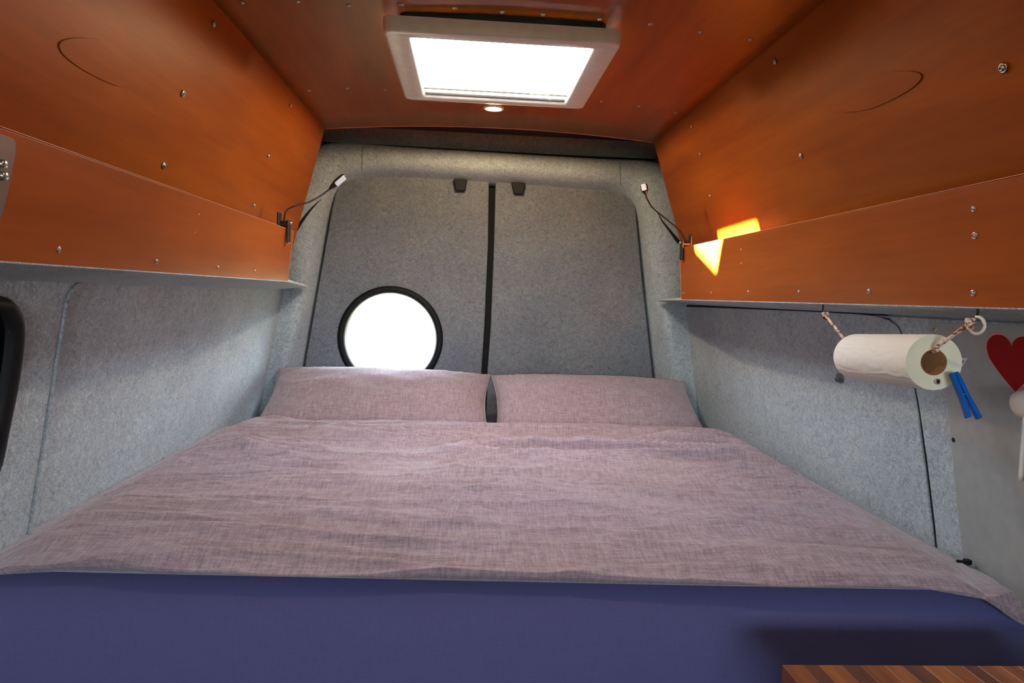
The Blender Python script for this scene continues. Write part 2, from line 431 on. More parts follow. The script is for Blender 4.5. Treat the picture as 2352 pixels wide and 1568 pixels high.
# raised felt frame round the recessed panel (left)
edge = [OL(70, 1200, .026), OL(100, 1010, .026), OL(125, 850, .026), OL(148, 712, .026), OL(156, 680, .026), OL(172, 658, .026), OL(195, 645, .026)]
low = edge[0].lerp(edge[1], -1.2)
poly = [low]+edge+[Vector((edge[-1].x, edge[-1].y+.004, CZ+.012)), Vector((wall_pt(-1, 0, .012)+nl*.026).to_tuple()[:1]+(Y0, CZ+.012)), Vector((low.x, Y0, low.z))]
bm = bmesh.new(); prism(bm, poly, -nl*.0262); obj('felt_frame', bm, 'felt', wl, bevel=.010, seg=4)
bm = bmesh.new(); tube(bm, catmull([p+nl*.001 for p in [low]+edge], 4), .0035, 8); obj('felt_seam', bm, 'felt', wl, smooth=True)
for px, py in ((340, 662), (466, 666), (567, 671), (645, 673)): screw(OL(px, py)+nl*.0003, nl, .0035, wl)
wr = tag(obj('wall_right', lower_wall(1, nr), 'felt'), 'grey felt-lined van side wall beside the bed, dark panel seam', kind='structure')
upper_wall(WRt, WRb, 1, ((1779, 142, .0065), (1588, 291, .005), (1608, 354, .005), (1839, 358, .0062), (1631, 450, .005), (2304, 156, .0082)), ((1990, 215), .16, .03, -.1), wr)
# raised felt panel (right): its edge makes the dark seam
seam = [(1545, 703), (1700, 709), (1850, 715), (1960, 721), (2010, 726), (2040, 735), (2058, 750), (2070, 775), (2088, 850), (2104, 930), (2122, 1060), (2140, 1210), (2152, 1330)]
sp = [OR(x, y, .010) for x, y in seam]
body_p = sp+[wall_pt(1, sp[-1].y, -.72)+nr*.010, wall_pt(1, 3.02, -.72)+nr*.010, Vector((sp[0].x-.0, 3.02, sp[0].z))]
bm = bmesh.new(); prism(bm, body_p, -nr*.0102); obj('felt_panel', bm, 'felt', wr, bevel=.003)
bm = bmesh.new(); tube(bm, catmull([p+Vector((0, -.004, .003))-nr*.006 for p in sp], 4), .0042, 6); obj('seam_strip', bm, 'matte_black', wr)
# strip past the seam, slightly proud (felt around the sliding door)
st = [(2004, 724), (2042, 731), (2064, 750), (2078, 780), (2094, 850), (2110, 930), (2129, 1060), (2147, 1210), (2158, 1330)]
sp2 = [OR(x, y, .009) for x, y in st]
poly = sp2+[Vector((sp2[-1].x, .3, sp2[-1].z)), Vector((sp2[0].x, .3, sp2[0].z))]
bm = bmesh.new(); prism(bm, poly, -nr*.0092); obj('felt_border', bm, 'felt', wr, bevel=.003)

# ---- rear surround of the doors
YI, YM, YO = 3.12, 3.03, 3.0
stations = [ # inner, mid, outer (photo positions), back?
 ((652, 1100), (605, 1100), (587, 1100)), ((695, 850), (664, 850), (633, 850)), ((711, 750), (688, 750), (652, 750)),
 ((729, 655), (710, 655), (668, 655)), ((745, 560), (722, 560), (640, 560)), ((757, 490), (735, 490), (640, 500)),
 ((768, 458), (748, 440), (660, 420)), ((778, 436), (765, 412), (690, 370)), ((796, 421), (785, 398), (720, 335)), ((832, 411), (830, 390), (765, 323)),
 ((930, 412), (930, 392), (900, 336)), ((1075, 420), (1075, 400), (1060, 345)), ((1200, 428), (1200, 408), (1200, 354)), ((1320, 438), (1320, 418), (1340, 362)),
 ((1400, 444), (1400, 422), (1440, 367)), ((1430, 449), (1438, 427), (1500, 368)), ((1450, 465), (1465, 445), (1560, 385)), ((1463, 492), (1480, 480), (1600, 440)),
 ((1470, 560), (1492, 560), (1600, 520)), ((1478, 630), (1500, 630), (1600, 600)), ((1485, 700), (1510, 700), (1548, 700)), ((1494, 775), (1524, 775), (1556, 775)), ((1502, 850), (1536, 850), (1572, 850)), ((1535, 1100), (1570, 1100), (1620, 1100))]
bm = bmesh.new(); rings = []
ns = len(stations)
for k, (a, b, c) in enumerate(stations):
    A, B, C = PY(*a, YI), PY(*b, YM), PY(*c, YO)
    A0 = A+Vector((0, .06, 0))
    B2 = PY(*b, YM).lerp(C, .35); B2.y = 2.985 if 8 < k < 15 else 2.995
    if 7 <= k <= 16: D = C+Vector((0, .14, .015)); C2 = C+Vector((0, .015, .004))
    elif k < 7: D = C+Vector((-.35, .0, 0)); C2 = C+Vector((-.01, 0, 0))
    else: D = C+Vector((.35, .0, 0)); C2 = C+Vector((.01, 0, 0))
    mid = A.lerp(B, .5); mid.y += .012
    rings.append([bm.verts.new(p) for p in (A0, A, mid, B, B2, C, C2, D)])
for A, B in zip(rings, rings[1:]):
    for i in range(len(A)-1): bm.faces.new((A[i], A[i+1], B[i+1], B[i]))
bmesh.ops.recalc_face_normals(bm, faces=bm.faces[:])
wrr = tag(obj('wall_rear', bm, 'felt', smooth=True, subsurf=2), 'felt-covered surround framing the two rear doors, rounded header above', kind='structure')
bpy.context.view_layer.update(); dg = bpy.context.evaluated_depsgraph_get()
wre = wrr.evaluated_get(dg)
def on_surround(px, py):
    ok, loc, nn_, _ = wre.ray_cast(CAMPOS, ray(px, py).normalized())
    return loc if ok else PY(px, py, 2.99)
for (a, b) in (((831, 392), (832, 338)), ((1425, 424), (1424, 371))):   # seams where the felt of header and corner meet
    bm = bmesh.new(); tube(bm, [on_surround(a[0]+(b[0]-a[0])*t/8, a[1]+(b[1]-a[1])*t/8) for t in range(9)], .0011, 6); obj('felt_seam', bm, 'matte_black', wrr)
# felt above the header, in the roof cavity
bm = bmesh.new(); box(bm, W(.06, 3.15, .635), (2.0, .02, .17)); obj('roof_end_panel', bm, 'felt', wrr)
bm = bmesh.new(); tube(bm, catmull([PY(742, 331, 3.02), PY(850, 336, 3.08), PY(1100, 350, 3.10), PY(1300, 361, 3.10), PY(1505, 370, 3.02)], 6), .010, 8); obj('dark_strip', bm, 'matte_black', wrr, smooth=True)  # black tube along the back of the header
# black strips standing in for the shade at the pillars' diagonal recesses
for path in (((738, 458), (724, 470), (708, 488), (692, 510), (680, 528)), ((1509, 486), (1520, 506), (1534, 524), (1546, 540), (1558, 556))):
    bm = bmesh.new(); tube(bm, catmull([on_surround(*q) for q in path], 4), lambda t: .0012+.007*t, 8); obj('dark_strip', bm, 'matte_black', wrr, smooth=True)

# ---- rear doors
def door(name, outline, hole, label):
    pts = [PY(*q, 3.10) for q in outline]
    bm = plate(pts, [ringpts(PORT, .228, AX, AZ, 72)] if hole else [])
    face_normals(bm, Vector((0, -1, 0)))
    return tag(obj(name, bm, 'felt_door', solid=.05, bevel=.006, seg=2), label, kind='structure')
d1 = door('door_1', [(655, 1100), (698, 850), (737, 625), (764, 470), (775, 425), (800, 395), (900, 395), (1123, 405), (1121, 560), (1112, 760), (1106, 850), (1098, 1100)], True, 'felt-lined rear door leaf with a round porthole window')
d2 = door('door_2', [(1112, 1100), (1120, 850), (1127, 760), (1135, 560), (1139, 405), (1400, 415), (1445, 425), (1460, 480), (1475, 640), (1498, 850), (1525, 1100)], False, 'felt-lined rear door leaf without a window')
for d, px, py in ((d1, 1057, 428), (d2, 1190, 435)):
    p = PY(px, py, 3.07); bm = bmesh.new()
    prism(bm, [p+Vector((sx*.027, 0, .03)) if False else p+Vector(v) for sx in (1,) for v in ((-.03, 0, .03), (.03, 0, .03), (.023, 0, -.018), (-.018, 0, -.018))], Vector((0, .035, 0)))
    obj('latch', bm, 'black_rubber', d, bevel=.003)
# black rubber lining between door leaves and surround
bm = bmesh.new(); box(bm, W(.06, 3.19, -.25), (1.9, .02, 1.7)); 
bm.free()
bm = face_normals(plate([W(-.95, 3.17, -1.2), W(1.1, 3.17, -1.2), W(1.1, 3.17, .66), W(-.95, 3.17, .66)], [ringpts(Vector((PORT.x, 3.17, PORT.z)), .229, AX, AZ, 72)]), Vector((0, -1, 0)))
obj('weather_seal', bm, 'matte_black', wrr, solid=.01)
# ---- porthole
w1 = tag(empty('window_1', PORT.copy()), 'round porthole window with a black rubber seal in the rear door', kind='structure')
bm = bmesh.new(); lathe(bm, [(.202, .06), (.201, -.002), (.206, -.010), (.222, -.012), (.231, -.004), (.231, .06)], PORT, (0, 1, 0), 72, False)
obj('rubber_seal', bm, 'black_rubber', w1, smooth=True)
bm = bmesh.new(); tube(bm, ringpts(PORT+Vector((0, .004, 0)), .2005, AX, AZ, 72), .0025, 8, True); obj('chrome_ring', bm, 'steel', w1, smooth=True)
bm = bmesh.new(); lathe(bm, [(.0001, .045), (.203, .045), (.203, .050), (.0001, .050)], PORT, (0, 1, 0), 64, False); obj('glass_pane', bm, 'clear_pane', w1)

# ---- dark window in the left wall
w2 = tag(empty('window_2', OL(0, 860, .03)), 'dark blacked-out side window with thick black rubber edge', kind='structure')
oc = [(12, 682), (33, 697), (47, 722), (51, 755), (48, 800), (38, 870), (22, 950), (8, 1020), (-8, 1090)]
ic = [(5, 712), (18, 728), (27, 752), (27, 790), (20, 850), (6, 930), (-6, 980), (-18, 1030)]
def full_loop(px_list, off):                      # the half in view, its foot and the mirrored other half
    h = [OL(*q, off) for q in px_list]; l = h[-1]; t = h[0]
    h = [t+Vector((0, -.05, .004))]+h+[l+Vector((-.004, -.030, -.022)), l+Vector((-.006, -.08, -.032))]
    ym = OL(20, 800, off).y-.24
    return h+[Vector((p.x, 2*ym-p.y, p.z)) for p in h[::-1]]
O_ = full_loop(oc, .032); I_ = full_loop(ic, .040)
if len(O_) != len(I_): I_ = catmull(I_, 6); O_ = catmull(O_, 6); m_ = min(len(I_), len(O_)); I_ = [I_[int(k*(len(I_)-1)/(m_-1))] for k in range(m_)]; O_ = [O_[int(k*(len(O_)-1)/(m_-1))] for k in range(m_)]
bm = bmesh.new(); ro = []
So, Si = O_, I_
n_ = len(So)
for k in range(n_):
    a, b = So[k], Si[k]; mid = a.lerp(b, .5)+nl*.012
    ro.append([bm.verts.new(p) for p in (a-nl*.012, a, a.lerp(mid, .5)+nl*.004, mid, b, b-nl*.02)])
for A, B in zip(ro, ro[1:]+ro[:1]):
    for i in range(5): bm.faces.new((A[i], A[i+1], B[i+1], B[i]))
obj('rubber_seal', bm, 'black_rubber', w2, smooth=True)
bm = bmesh.new(); prism(bm, [p-nl*.012 for p in Si], -nl*.004); obj('glass_pane', bm, 'dark_glass', w2)
bm = bmesh.new()
path = catmull([OL(*q, .0335) for q in ((20, 760), (24, 800), (17, 850), (3, 930), (-8, 985), (-20, 1030))], 12)
for k in range(0, len(path)-1): box(bm, path[k], (.002, .0025, .004))
st_ = obj('stitching', bm, 'stitch', w2); st_['kind'] = 'stuff'

# ================================================================== overhead shelves
def shelf(side, top, bot, Yc, label, screws, holes):
    s = side; T = PY(*top, Yc); B = PY(*bot, Yc)
    root = tag(empty('overhead_shelf', Vector((B.x, 1.0, B.z))), label, 'shelf')
    th = Vector((s*.012, 0, 0))
    bm = bmesh.new(); prism(bm, [Vector((T.x, Y0+.02, T.z)), T, B, Vector((B.x, Y0+.02, B.z))], th); fb = obj('front_board', bm, 'plywood_board', root, bevel=.0012)
    # pale edges of the plywood
    bm = bmesh.new(); e = .0012
    prism(bm, [Vector((T.x-s*e*.3, Y0+.02, T.z+.0006)), Vector((T.x-s*e*.3, T.y+.001, T.z+.0006)), Vector((T.x+s*.012, T.y+.001, T.z+.0006)), Vector((T.x+s*.012, Y0+.02, T.z+.0006))], Vector((0, 0, .001)))
    obj('edge_strip', bm, 'ply_edge', root)
    bm = bmesh.new(); prism(bm, [T+Vector((-s*.0008, .0005, .001)), B+Vector((-s*.0008, .0005, 0)), B+Vector((s*.012, .0005, 0)), T+Vector((s*.012, .0005, .001))], Vector((0, .0012, 0)))
    obj('edge_strip', bm, 'ply_edge', root)
    # inner board seen past the end
    bm = bmesh.new(); prism(bm, [T+Vector((s*.014, -.3, -.012)), T+Vector((s*.014, .045 if s > 0 else .002, -.012)), B+Vector((s*.014, .045 if s > 0 else .002, .004)), B+Vector((s*.014, -.3, .004))], th*.7)
    obj('inner_board', bm, 'plywood_board', root, bevel=.001)
    # felt underside
    wx = wall_pt(s, 0, 0).x-0*s; zb = B.z-.0012; zw = CZ-.012
    far = (PY(708, 656, 2.99) if s < 0 else PY(1509, 691, 2.99))
    bm = bmesh.new()
    ins = [Vector((B.x, Y0+.02, zb)), Vector((B.x, B.y, zb)), Vector((far.x, 2.99, zb-.3*abs(far.x-B.x)*.13/.2*.5))]
    outs = [Vector((wx+s*.02, q.y, zw)) for q in ins]
    ins[2].z = zb+(zw-zb)*abs(far.x-B.x)/abs(wx+s*.02-B.x)
    gr = [[bm.verts.new(q+Vector((0, 0, dz))) for q in row] for row, dz in ((ins, 0), (outs, 0), (ins, .008), (outs, .008))]
    for k in range(2):
        bm.faces.new((gr[0][k], gr[0][k+1], gr[1][k+1], gr[1][k])); bm.faces.new((gr[2][k], gr[3][k], gr[3][k+1], gr[2][k+1]))
        bm.faces.new((gr[0][k], gr[2][k], gr[2][k+1], gr[0][k+1])); bm.faces.new((gr[1][k], gr[1][k+1], gr[3][k+1], gr[3][k]))
    for k in (0, 2): bm.faces.new((gr[0][k], gr[1][k], gr[3][k], gr[2][k]))
    obj('felt_underside', bm, 'felt', root)
    n = Vector((0, 1, 0)).cross(B-T).normalized()
    if n.x*s > 0: n = -n
    for px, py, r in screws: screw(PL(px, py, T, n)+n*.0003, n, r, root)
    return root, T, B, n
sL, TL_, BL_, nbl = shelf(-1, (674, 531), (660, 646), 2.2, 'long orange plywood shelf board below the sloping wall, above the dark window', ((135, 573, .0045), (359, 600, .0045), (500, 614, .0045), (585, 622, .004), (457, 492, .002), (448, 534, .002)), ())
sR, TR_, BR_, nbr = shelf(1, (1562, 571), (1565, 688), 2.4, 'long orange plywood shelf board with the paper towel hung beneath', ((2236, 480, .0045), (2239, 541, .0055), (1996, 669, .0052), (2235, 673, .0052), (1835, 670, .0045), (1719, 670, .0045), (1634, 672, .004), (1570, 673, .0035), (1702, 573, .003), (1703, 605, .003)), ())
print('boards', TL_, BL_, TR_, BR_)

# ================================================================== bed
bx0, bx1 = -.905, 1.08
# base
bm = bmesh.new(); box(bm, W(.08, 2.12, -1.06), (1.6, 1.8, .375)); bb = tag(obj('bed_base', bm, 'plywood', bevel=.004), 'plywood box base under the blue mattress', 'bed base')
# mattress with fitted sheet
bm = bmesh.new()
def mat_z(x, y): return -.535
nx, prof = 40, []
R_ = .09; yf, yb, zt, zbm = 1.160, 2.97, -.506, -.872
prof = [(yb, zbm), (yb, zt-.08), (yb-.015, zt-.045), (yb-.05, zt-.034), (2.58, zt-.034), (2.50, zt), (1.8, zt), (1.5, zt), (1.3, zt)]
for k in range(9):
    a = math.pi/2*k/8; prof.append((yf+R_-R_*math.sin(a), zt-R_+R_*math.cos(a)))
prof += [(yf-.004, zt-.16), (yf-.002, zt-.24), (yf+.01, zbm)]
rows = []
for i in range(nx+1):
    t = i/nx; x = bx0+.012+(bx1-bx0-.024)*t
    e = max(0, 1-min(t, 1-t)*nx/1.0)        # roll the two long sides down
    r = []
    for (y, z) in prof:
        sag = -.035*e*e*max(0, (z-zbm)/(zt-zbm))
        wob = .003*noise.noise(Vector((x*2.2, y*2, z*4)))
        shrink = .02*e if y < 1.5 else 0
        lim = wall_pt(-1 if t < .5 else 1, 0, z+sag).x
        xx = max(x, lim+.006) if t < .5 else min(x, lim-.012)
        r.append(bm.verts.new(W(xx, y+shrink+wob, z+sag)))
    rows.append(r)
for A, B in zip(rows, rows[1:]):
    for j in range(len(prof)): bm.faces.new((A[j], A[(j+1) % len(prof)], B[(j+1) % len(prof)], B[j]))
bm.faces.new(rows[0][::-1]); bm.faces.new(rows[-1])
mt = tag(obj('mattress', bm, 'sheet', smooth=True), 'wide mattress in a plain blue fitted sheet, filling the van', 'mattress')

# duvet
def sm(t): t = max(0, min(1, t)); return t*t*(3-2*t)
def ridge(v): return 1-abs(v)*2.2
def duvet_h(x, y):
    w = Vector((x*1.3, y*1.2, 2.3))
    wx = noise.noise(w)*.28; wy = noise.noise(w+Vector((7, 3, 1)))*.10
    h = 0
    h += .016*noise.noise(Vector((x*2.0+3, y*4.2+wy*3, .5)))
    far_ = .45+.55*sm((y-1.15)/.9)
    r1 = max(0, ridge(noise.noise(Vector((x*1.2+wx, (y+wy)*8.5, 1.7)))))**3
    r2 = max(0, ridge(noise.noise(Vector((x*2.3-wx+5, (y+wy*1.4)*15, 4.1)))))**3
    r3 = max(0, ridge(noise.noise(Vector((x*5+y*2, (y-wy)*11+x*1.5, 9.1)))))**4
    m1 = .5+.5*sm(.5+noise.noise(Vector((x*1.1, y*1.7, 8)))*1.6)
    h += (.044*r1*m1 + .020*r2*(1.2-m1) + .006*r3)*far_*(.45+.55*sm((2.52-y)/.35))
    return h
bm = bmesh.new()
DX0, DX1 = -.880, 1.03; DY0, DY1 = 1.142, 2.52
NXd, NYd = 330, 260; gv = []
for j in range(NYd+1):
    v = j/NYd; row = []
    for i in range(NXd+1):
        u = i/NXd
        y = DY0+(DY1-DY0)*v; x = DX0+(DX1-DX0)*u
        y += .006*math.sin(x*5+1)*(1-v) + .008*noise.noise(Vector((x*2, 3, 0)))*v
        y += (.002+.036*(1-u)**1.3)*(1-v)
        e = min(u, 1-u)*(DX1-DX0)
        z = -.466+duvet_h(x, y)*(.25+.75*sm(e/.25))
        z -= (.046 if u < .5 else .062)*(1-sm(e/.15))
        z -= .016*(1-sm((y-DY0)/.16))
        z -= .012*(1-sm((y-DY0)/.025))
        z -= .030*(1-sm((DY1-y)/.03))
        ed = 1-sm(e/.05)
        # keep it inside the walls
        lim = wall_pt(-1 if u < .5 else 1, 0, z).x
        x = max(x, lim+.004) if u < .5 else min(x, lim-.013)
        row.append(bm.verts.new(W(x, y, z)))
    gv.append(row)
for j in range(NYd):
    for i in range(NXd): bm.faces.new((gv[j][i], gv[j][i+1], gv[j+1][i+1], gv[j+1][i]))
# underside
ub = [[bm.verts.new(W(DX0+.03+(DX1-DX0-.06)*i/12, DY0+.03+(.002+.036*(1-i/12)**1.3)*(1-j/8)+(DY1-DY0-.05)*j/8, -.500)) for i in range(13)] for j in range(9)]
for j in range(8):
    for i in range(12): bm.faces.new((ub[j][i], ub[j+1][i], ub[j+1][i+1], ub[j][i+1]))
def loop(g): 
    a = list(g[0]); b = [r[-1] for r in g[1:]]; c = list(g[-1][:-1])[::-1]; d = [r[0] for r in g[1:-1]][::-1]
    return a+b+c+d
lo_, hi_ = loop(ub), loop(gv)
eb = [bm.edges.get((lo_[i], lo_[(i+1) % len(lo_)])) for i in range(len(lo_))]
et = [bm.edges.get((hi_[i], hi_[(i+1) % len(hi_)])) for i in range(len(hi_))]
bmesh.ops.bridge_loops(bm, edges=eb+et)
dv = tag(obj('duvet', bm, 'linen', smooth=True), 'large rumpled dusty-mauve linen duvet spread over the mattress', 'duvet')

# pillows
def pillow(cx, cy, cz, hw, hh, T, tilt, seed, label, rz=0):
    bm = bmesh.new(); n, mm = 90, 56; R = Matrix.Rotation(rz, 3, 'Z') @ Matrix.Rotation(tilt, 3, 'X')
    def surf(u, v, s):
        px_ = hw*(u + 0*u) * (1-.055*(1-v*v)*(abs(u)**3)); py_ = hh*v*(1-.07*(1-u*u)*(abs(v)**3))
        k = (max(0, 1-abs(u)**3.2)**.62)*(max(0, 1-abs(v)**2.6)**.62)
        z = T*k
        ang = noise.noise(Vector((u*2+seed, v*2, 0)))
        cor = max(0, abs(u)-.45)/.55
        d = (math.copysign(1, u)*v*7 + abs(u)*4 + ang*3 + seed)
        z += T*.13*cor*(1-abs(u)**6)*max(0, 1-abs(noise.noise(Vector((d*1.1, seed, abs(u)*1.2))))*3)**2*(1 if s > 0 else .2)
        z += .008*noise.noise(Vector((u*3+seed, v*3, 3)))*k
        return R @ Vector((px_, py_, s*z*(1 if s > 0 else .55)))+W(cx, cy, cz)
    T0 = [[bm.verts.new(surf(-1+2*i/n, -1+2*j/mm, 1)) for i in range(n+1)] for j in range(mm+1)]
    B0 = [[T0[j][i] if i in (0, n) or j in (0, mm) else bm.verts.new(surf(-1+2*i/n, -1+2*j/mm, -1)) for i in range(n+1)] for j in range(mm+1)]
    for j in range(mm):
        for i in range(n):
            bm.faces.new((T0[j][i], T0[j][i+1], T0[j+1][i+1], T0[j+1][i]))
            try: bm.faces.new((B0[j][i], B0[j+1][i], B0[j+1][i+1], B0[j][i+1]))
            except ValueError: pass
    rim = [T0[0][i].co.copy() for i in range(n+1)]+[T0[j][n].co.copy() for j in range(1, mm+1)]+[T0[mm][i].co.copy() for i in range(n-1, -1, -1)]+[T0[j][0].co.copy() for j in range(mm-1, 0, -1)]
    o = tag(obj('pillow', bm, 'linen', smooth=True), label, 'pillow', 'pillows against the rear doors')
    bm = bmesh.new(); tube(bm, rim, .003, 6, True); obj('seam', bm, 'linen', o, smooth=True)
    return o
pillow(-.350, 2.765, -.447, .447, .245, .085, math.radians(25), 1.3, 'mauve pillow below the round porthole')
pillow(.528, 2.765, -.450, .425, .245, .085, math.radians(25), 5.1, 'mauve pillow in front of the windowless rear door')

# ================================================================== skylight
root = tag(empty('skylight', at_z(SKC, SZ)), 'white framed roof skylight with bright frosted pane in plywood ceiling', 'skylight')
o00, o10, o11, o01 = PZ(876, 72, SZ), PZ(1427, 99, SZ), PZ(1342, 251, SZ), PZ(933, 230, SZ)
ohw = ((o10.x-o00.x)+(o11.x-o01.x))/4; ox = (o00.x+o10.x+o11.x+o01.x)/4
oy0 = (o00.y+o10.y)/2; oy1 = (o11.y+o01.y)/2
print('skylight outer', ox, ohw, oy0, oy1)
OC = Vector((ox, (oy0+oy1)/2, SZ+CZ)); ohh = (oy1-oy0)/2
ex, ey = Vector((1, 0, 0)), Vector((0, 1, 0))
bm = bmesh.new(); loops = []
for (hw, hh, c, z, r) in ((ohw+.001, ohh+.001, OC, .034, .024), (ohw, ohh, OC, .005, .024), (ohw-.002, ohh-.002, OC, .001, .022), (ohw-.008, ohh-.008, OC, 0, .018),
                          (SKHW+.006, SKHH+.006, Vector((SKC.x, SKC.y, OC.z)), .0, .010), (SKHW+.001, SKHH+.001, Vector((SKC.x, SKC.y, OC.z)), .004, .006), (SKHW, SKHH, Vector((SKC.x, SKC.y, OC.z)), .055, .006)):
    loops.append([bm.verts.new(p+Vector((0, 0, z))) for p in rrect(c, ex, ey, hw, hh, r)])
for A, B in zip(loops, loops[1:]):
    for i in range(len(A)): bm.faces.new((A[i], A[(i+1) % len(A)], B[(i+1) % len(A)], B[i]))
obj('outer_frame', bm, 'white_plastic', root, smooth=True, bevel=0)
bm = bmesh.new(); a = rrect(OC+Vector((0.0, -.0, .033)), ex, ey, ohw-.035, ohh-.012, .02); b = rrect(OC+Vector((0, 0, .033)), ex, ey, SKHW+.012, SKHH+.012, .01)
va = [bm.verts.new(p) for p in a]; vb = [bm.verts.new(p) for p in b]; va2 = [bm.verts.new(p+Vector((0, 0, .03))) for p in a]; vb2 = [bm.verts.new(p+Vector((0, 0, .03))) for p in b]
for i in range(len(a)):
    j = (i+1) % len(a)
    bm.faces.new((va[i], va[j], vb[j], vb[i])); bm.faces.new((va[i], va2[i], va2[j], va[j])); bm.faces.new((vb[i], vb[j], vb2[j], vb2[i])); bm.faces.new((va2[i], vb2[i], vb2[j], va2[j]))
obj('gasket', bm, 'black_rubber', root)
# frosted pane with an added clear gap, its outline shaped to throw the sun patch
PZc = SZ+.022
def back_to_pane(p): return p+SUN_DIR*((PZc+CZ-p.z)/SUN_DIR.z)
gn = nbr; wn_ = Vector((0, 1, 0)).cross(WRb-WRt).normalized()
gap3 = [back_to_pane(PL(1598, 571, TR_, gn)), back_to_pane(PL(1645, 617, TR_, gn)), back_to_pane(PL(1745, 545, WRt, wn_)), back_to_pane(PL(1738, 513, WRt, wn_)), back_to_pane(PL(1640, 541, WRt, wn_))]
gap = [(q.x, min(q.y, SKC.y+SKHH-.012)) for q in gap3]
print('gap', gap)
S0 = lambda x, y, dz=0: W(x, y, PZc+dz)
bm = face_normals(plate(rrect(Vector((SKC.x, SKC.y, PZc+CZ)), ex, ey, SKHW+.004, SKHH+.004, .006), [[S0(*g_) for g_ in gap]]), Vector((0, 0, -1)))
obj('frosted_pane', bm, 'sky_diffuser', root)
bm = bmesh.new(); prism(bm, [S0(g_[0], g_[1], .001) for g_ in gap], Vector((0, 0, .002))); obj('clear_pane', bm, 'clear_pane', root)  # fills the added gap cut for the sunbeam
# shaft above the pane
bm = bmesh.new(); box(bm, Vector((SKC.x, SKC.y+SKHH-.035, OC.z+.016)), (SKHW*2, .005, .004)); obj('blind_rail', bm, 'steel_dark', root)
bm = bmesh.new(); box(bm, Vector((SKC.x, SKC.y+SKHH-.006, OC.z+.010)), (SKHW*2-.004, .008, .005)); obj('blind_rail', bm, 'steel_dark', root)

# round downlights
def downlight(lc, label, watts):
    root = tag(empty('ceiling_spotlight', lc), label, 'light', 'round ceiling spotlights')
    bm = bmesh.new(); lathe(bm, [(.036, .0), (.036, -.004), (.033, -.006), (.0285, -.006), (.028, .002)], lc, (0, 0, 1), 32, False); obj('trim_ring', bm, 'white_plastic', root, smooth=True)
    bm = bmesh.new(); lathe(bm, [(.0001, -.0045), (.020, -.0045), (.0285, -.003), (.0285, 0)], lc, (0, 0, 1), 32, False); obj('lens', bm, 'led', root, smooth=True)
    ll = bpy.data.lights.new('spot_lamp', 'SPOT'); ll.energy = watts; ll.color = (1, .74, .42); ll.shadow_soft_size = .02; ll.spot_size = math.radians(179); ll.spot_blend = .12
    lo = bpy.data.objects.new('spot_lamp', ll); COL.objects.link(lo); lo.location = lc+Vector((0, 0, -.02))
p = PZ(1134, 247, ceil_z(.057))
downlight(W(p.x, p.y, ceil_z(p.x)), 'small round warm-white spotlight glowing behind the skylight', 16)
downlight(W(.06, .6, ceil_z(.06)), 'unseen second warm-white spotlight, added for the warm foreground', 7)  # lamp out of view, added to warm the foreground

# ================================================================== reading lamps
def reading_lamp(clip, Yc, neck, head, label):
    """clip = photo point where the clamp grips the board; neck/head = (px,py,Y) points"""
    s = -1 if clip[0] < 1176 else 1; T_ = TL_ if s < 0 else TR_
    cp = Vector((T_.x, Yc, T_.z))
    root = tag(empty('reading_lamp', cp), label, 'lamp', 'clip-on lamps at the shelf ends')
    # clamp: two jaws over the board, spring barrel between
    for dx, z0, z1, w in ((-s*.006, -.042, .026, .022), (s*.022, -.020, .048, .026)):
        bm = bmesh.new(); box(bm, cp+Vector((dx, 0, (z0+z1)/2)), (.008, w, z1-z0)); obj('clamp_jaw', bm, 'black_plastic', root, bevel=.0035, seg=3)
    bm = bmesh.new(); tube(bm, [cp+Vector((-s*.006, 0, .013)), cp+Vector((s*.022, 0, .013))], .011, 12); obj('spring_barrel', bm, 'black_plastic', root, smooth=False, bevel=.001)
    bm = bmesh.new(); lathe(bm, [(.0001, .006), (.003, .005), (.004, 0)], cp+Vector((-s*.010, 0, .018)), (-s, 0, 0), 12, False); obj('rivet', bm, 'steel', root, smooth=True)
    pts = catmull([cp+Vector((s*.008, 0, .022))]+[PY(*q) for q in neck]+[PY(*head[0])], 8)
    bm = bmesh.new(); tube(bm, pts, .0026, 8); obj('gooseneck', bm, 'black_rubber', root, smooth=True)
    a, b = PY(*head[0]), PY(*head[1]); ax = (b-a).normalized()
    toc = (CAMPOS+Vector((0, 0, .0))-a).normalized(); f = (toc-ax*toc.dot(ax)); 
    f = (f.normalized()*.8+Vector((0, 0, -.6))).normalized(); f = (f-ax*f.dot(ax)).normalized(); sd = ax.cross(f)
    L = (b-a).length
    bm = bmesh.new(); loops = []
    for t, w in ((0, .004), (.12, .007), (.35, .0115), (.6, .013), (.85, .012), (.97, .009), (1.0, .004)):
        c = a+ax*(L*t); ring = []
        for k in range(14):
            an = 2*math.pi*k/14; ring.append(bm.verts.new(c+sd*(w*math.cos(an))+f*(.55*w*math.sin(an))))
        loops.append(ring)
    for A, B in zip(loops, loops[1:]):
        for k in range(14): bm.faces.new((A[k], A[(k+1) % 14], B[(k+1) % 14], B[k]))
    bm.faces.new(loops[0]); bm.faces.new(loops[-1]); hd = obj('lamp_head', bm, 'black_plastic', root, smooth=True)
    c = a+ax*(L*.66)+f*.0072
    bm = bmesh.new(); prism(bm, rrect(c-f*.002, ax, sd, L*.29, .0085, .004, 4), f*.0028); obj('lens', bm, 'white_gloss', root, bevel=.0008)
    return root
reading_lamp((655, 521), 2.12, ((658, 484, 2.17), (680, 472, 2.19), (712, 463, 2.24), (740, 447, 2.28)), ((757, 434, 2.30), (793, 403, 2.30)), 'small black clip lamp on the shelf end at the porthole side')
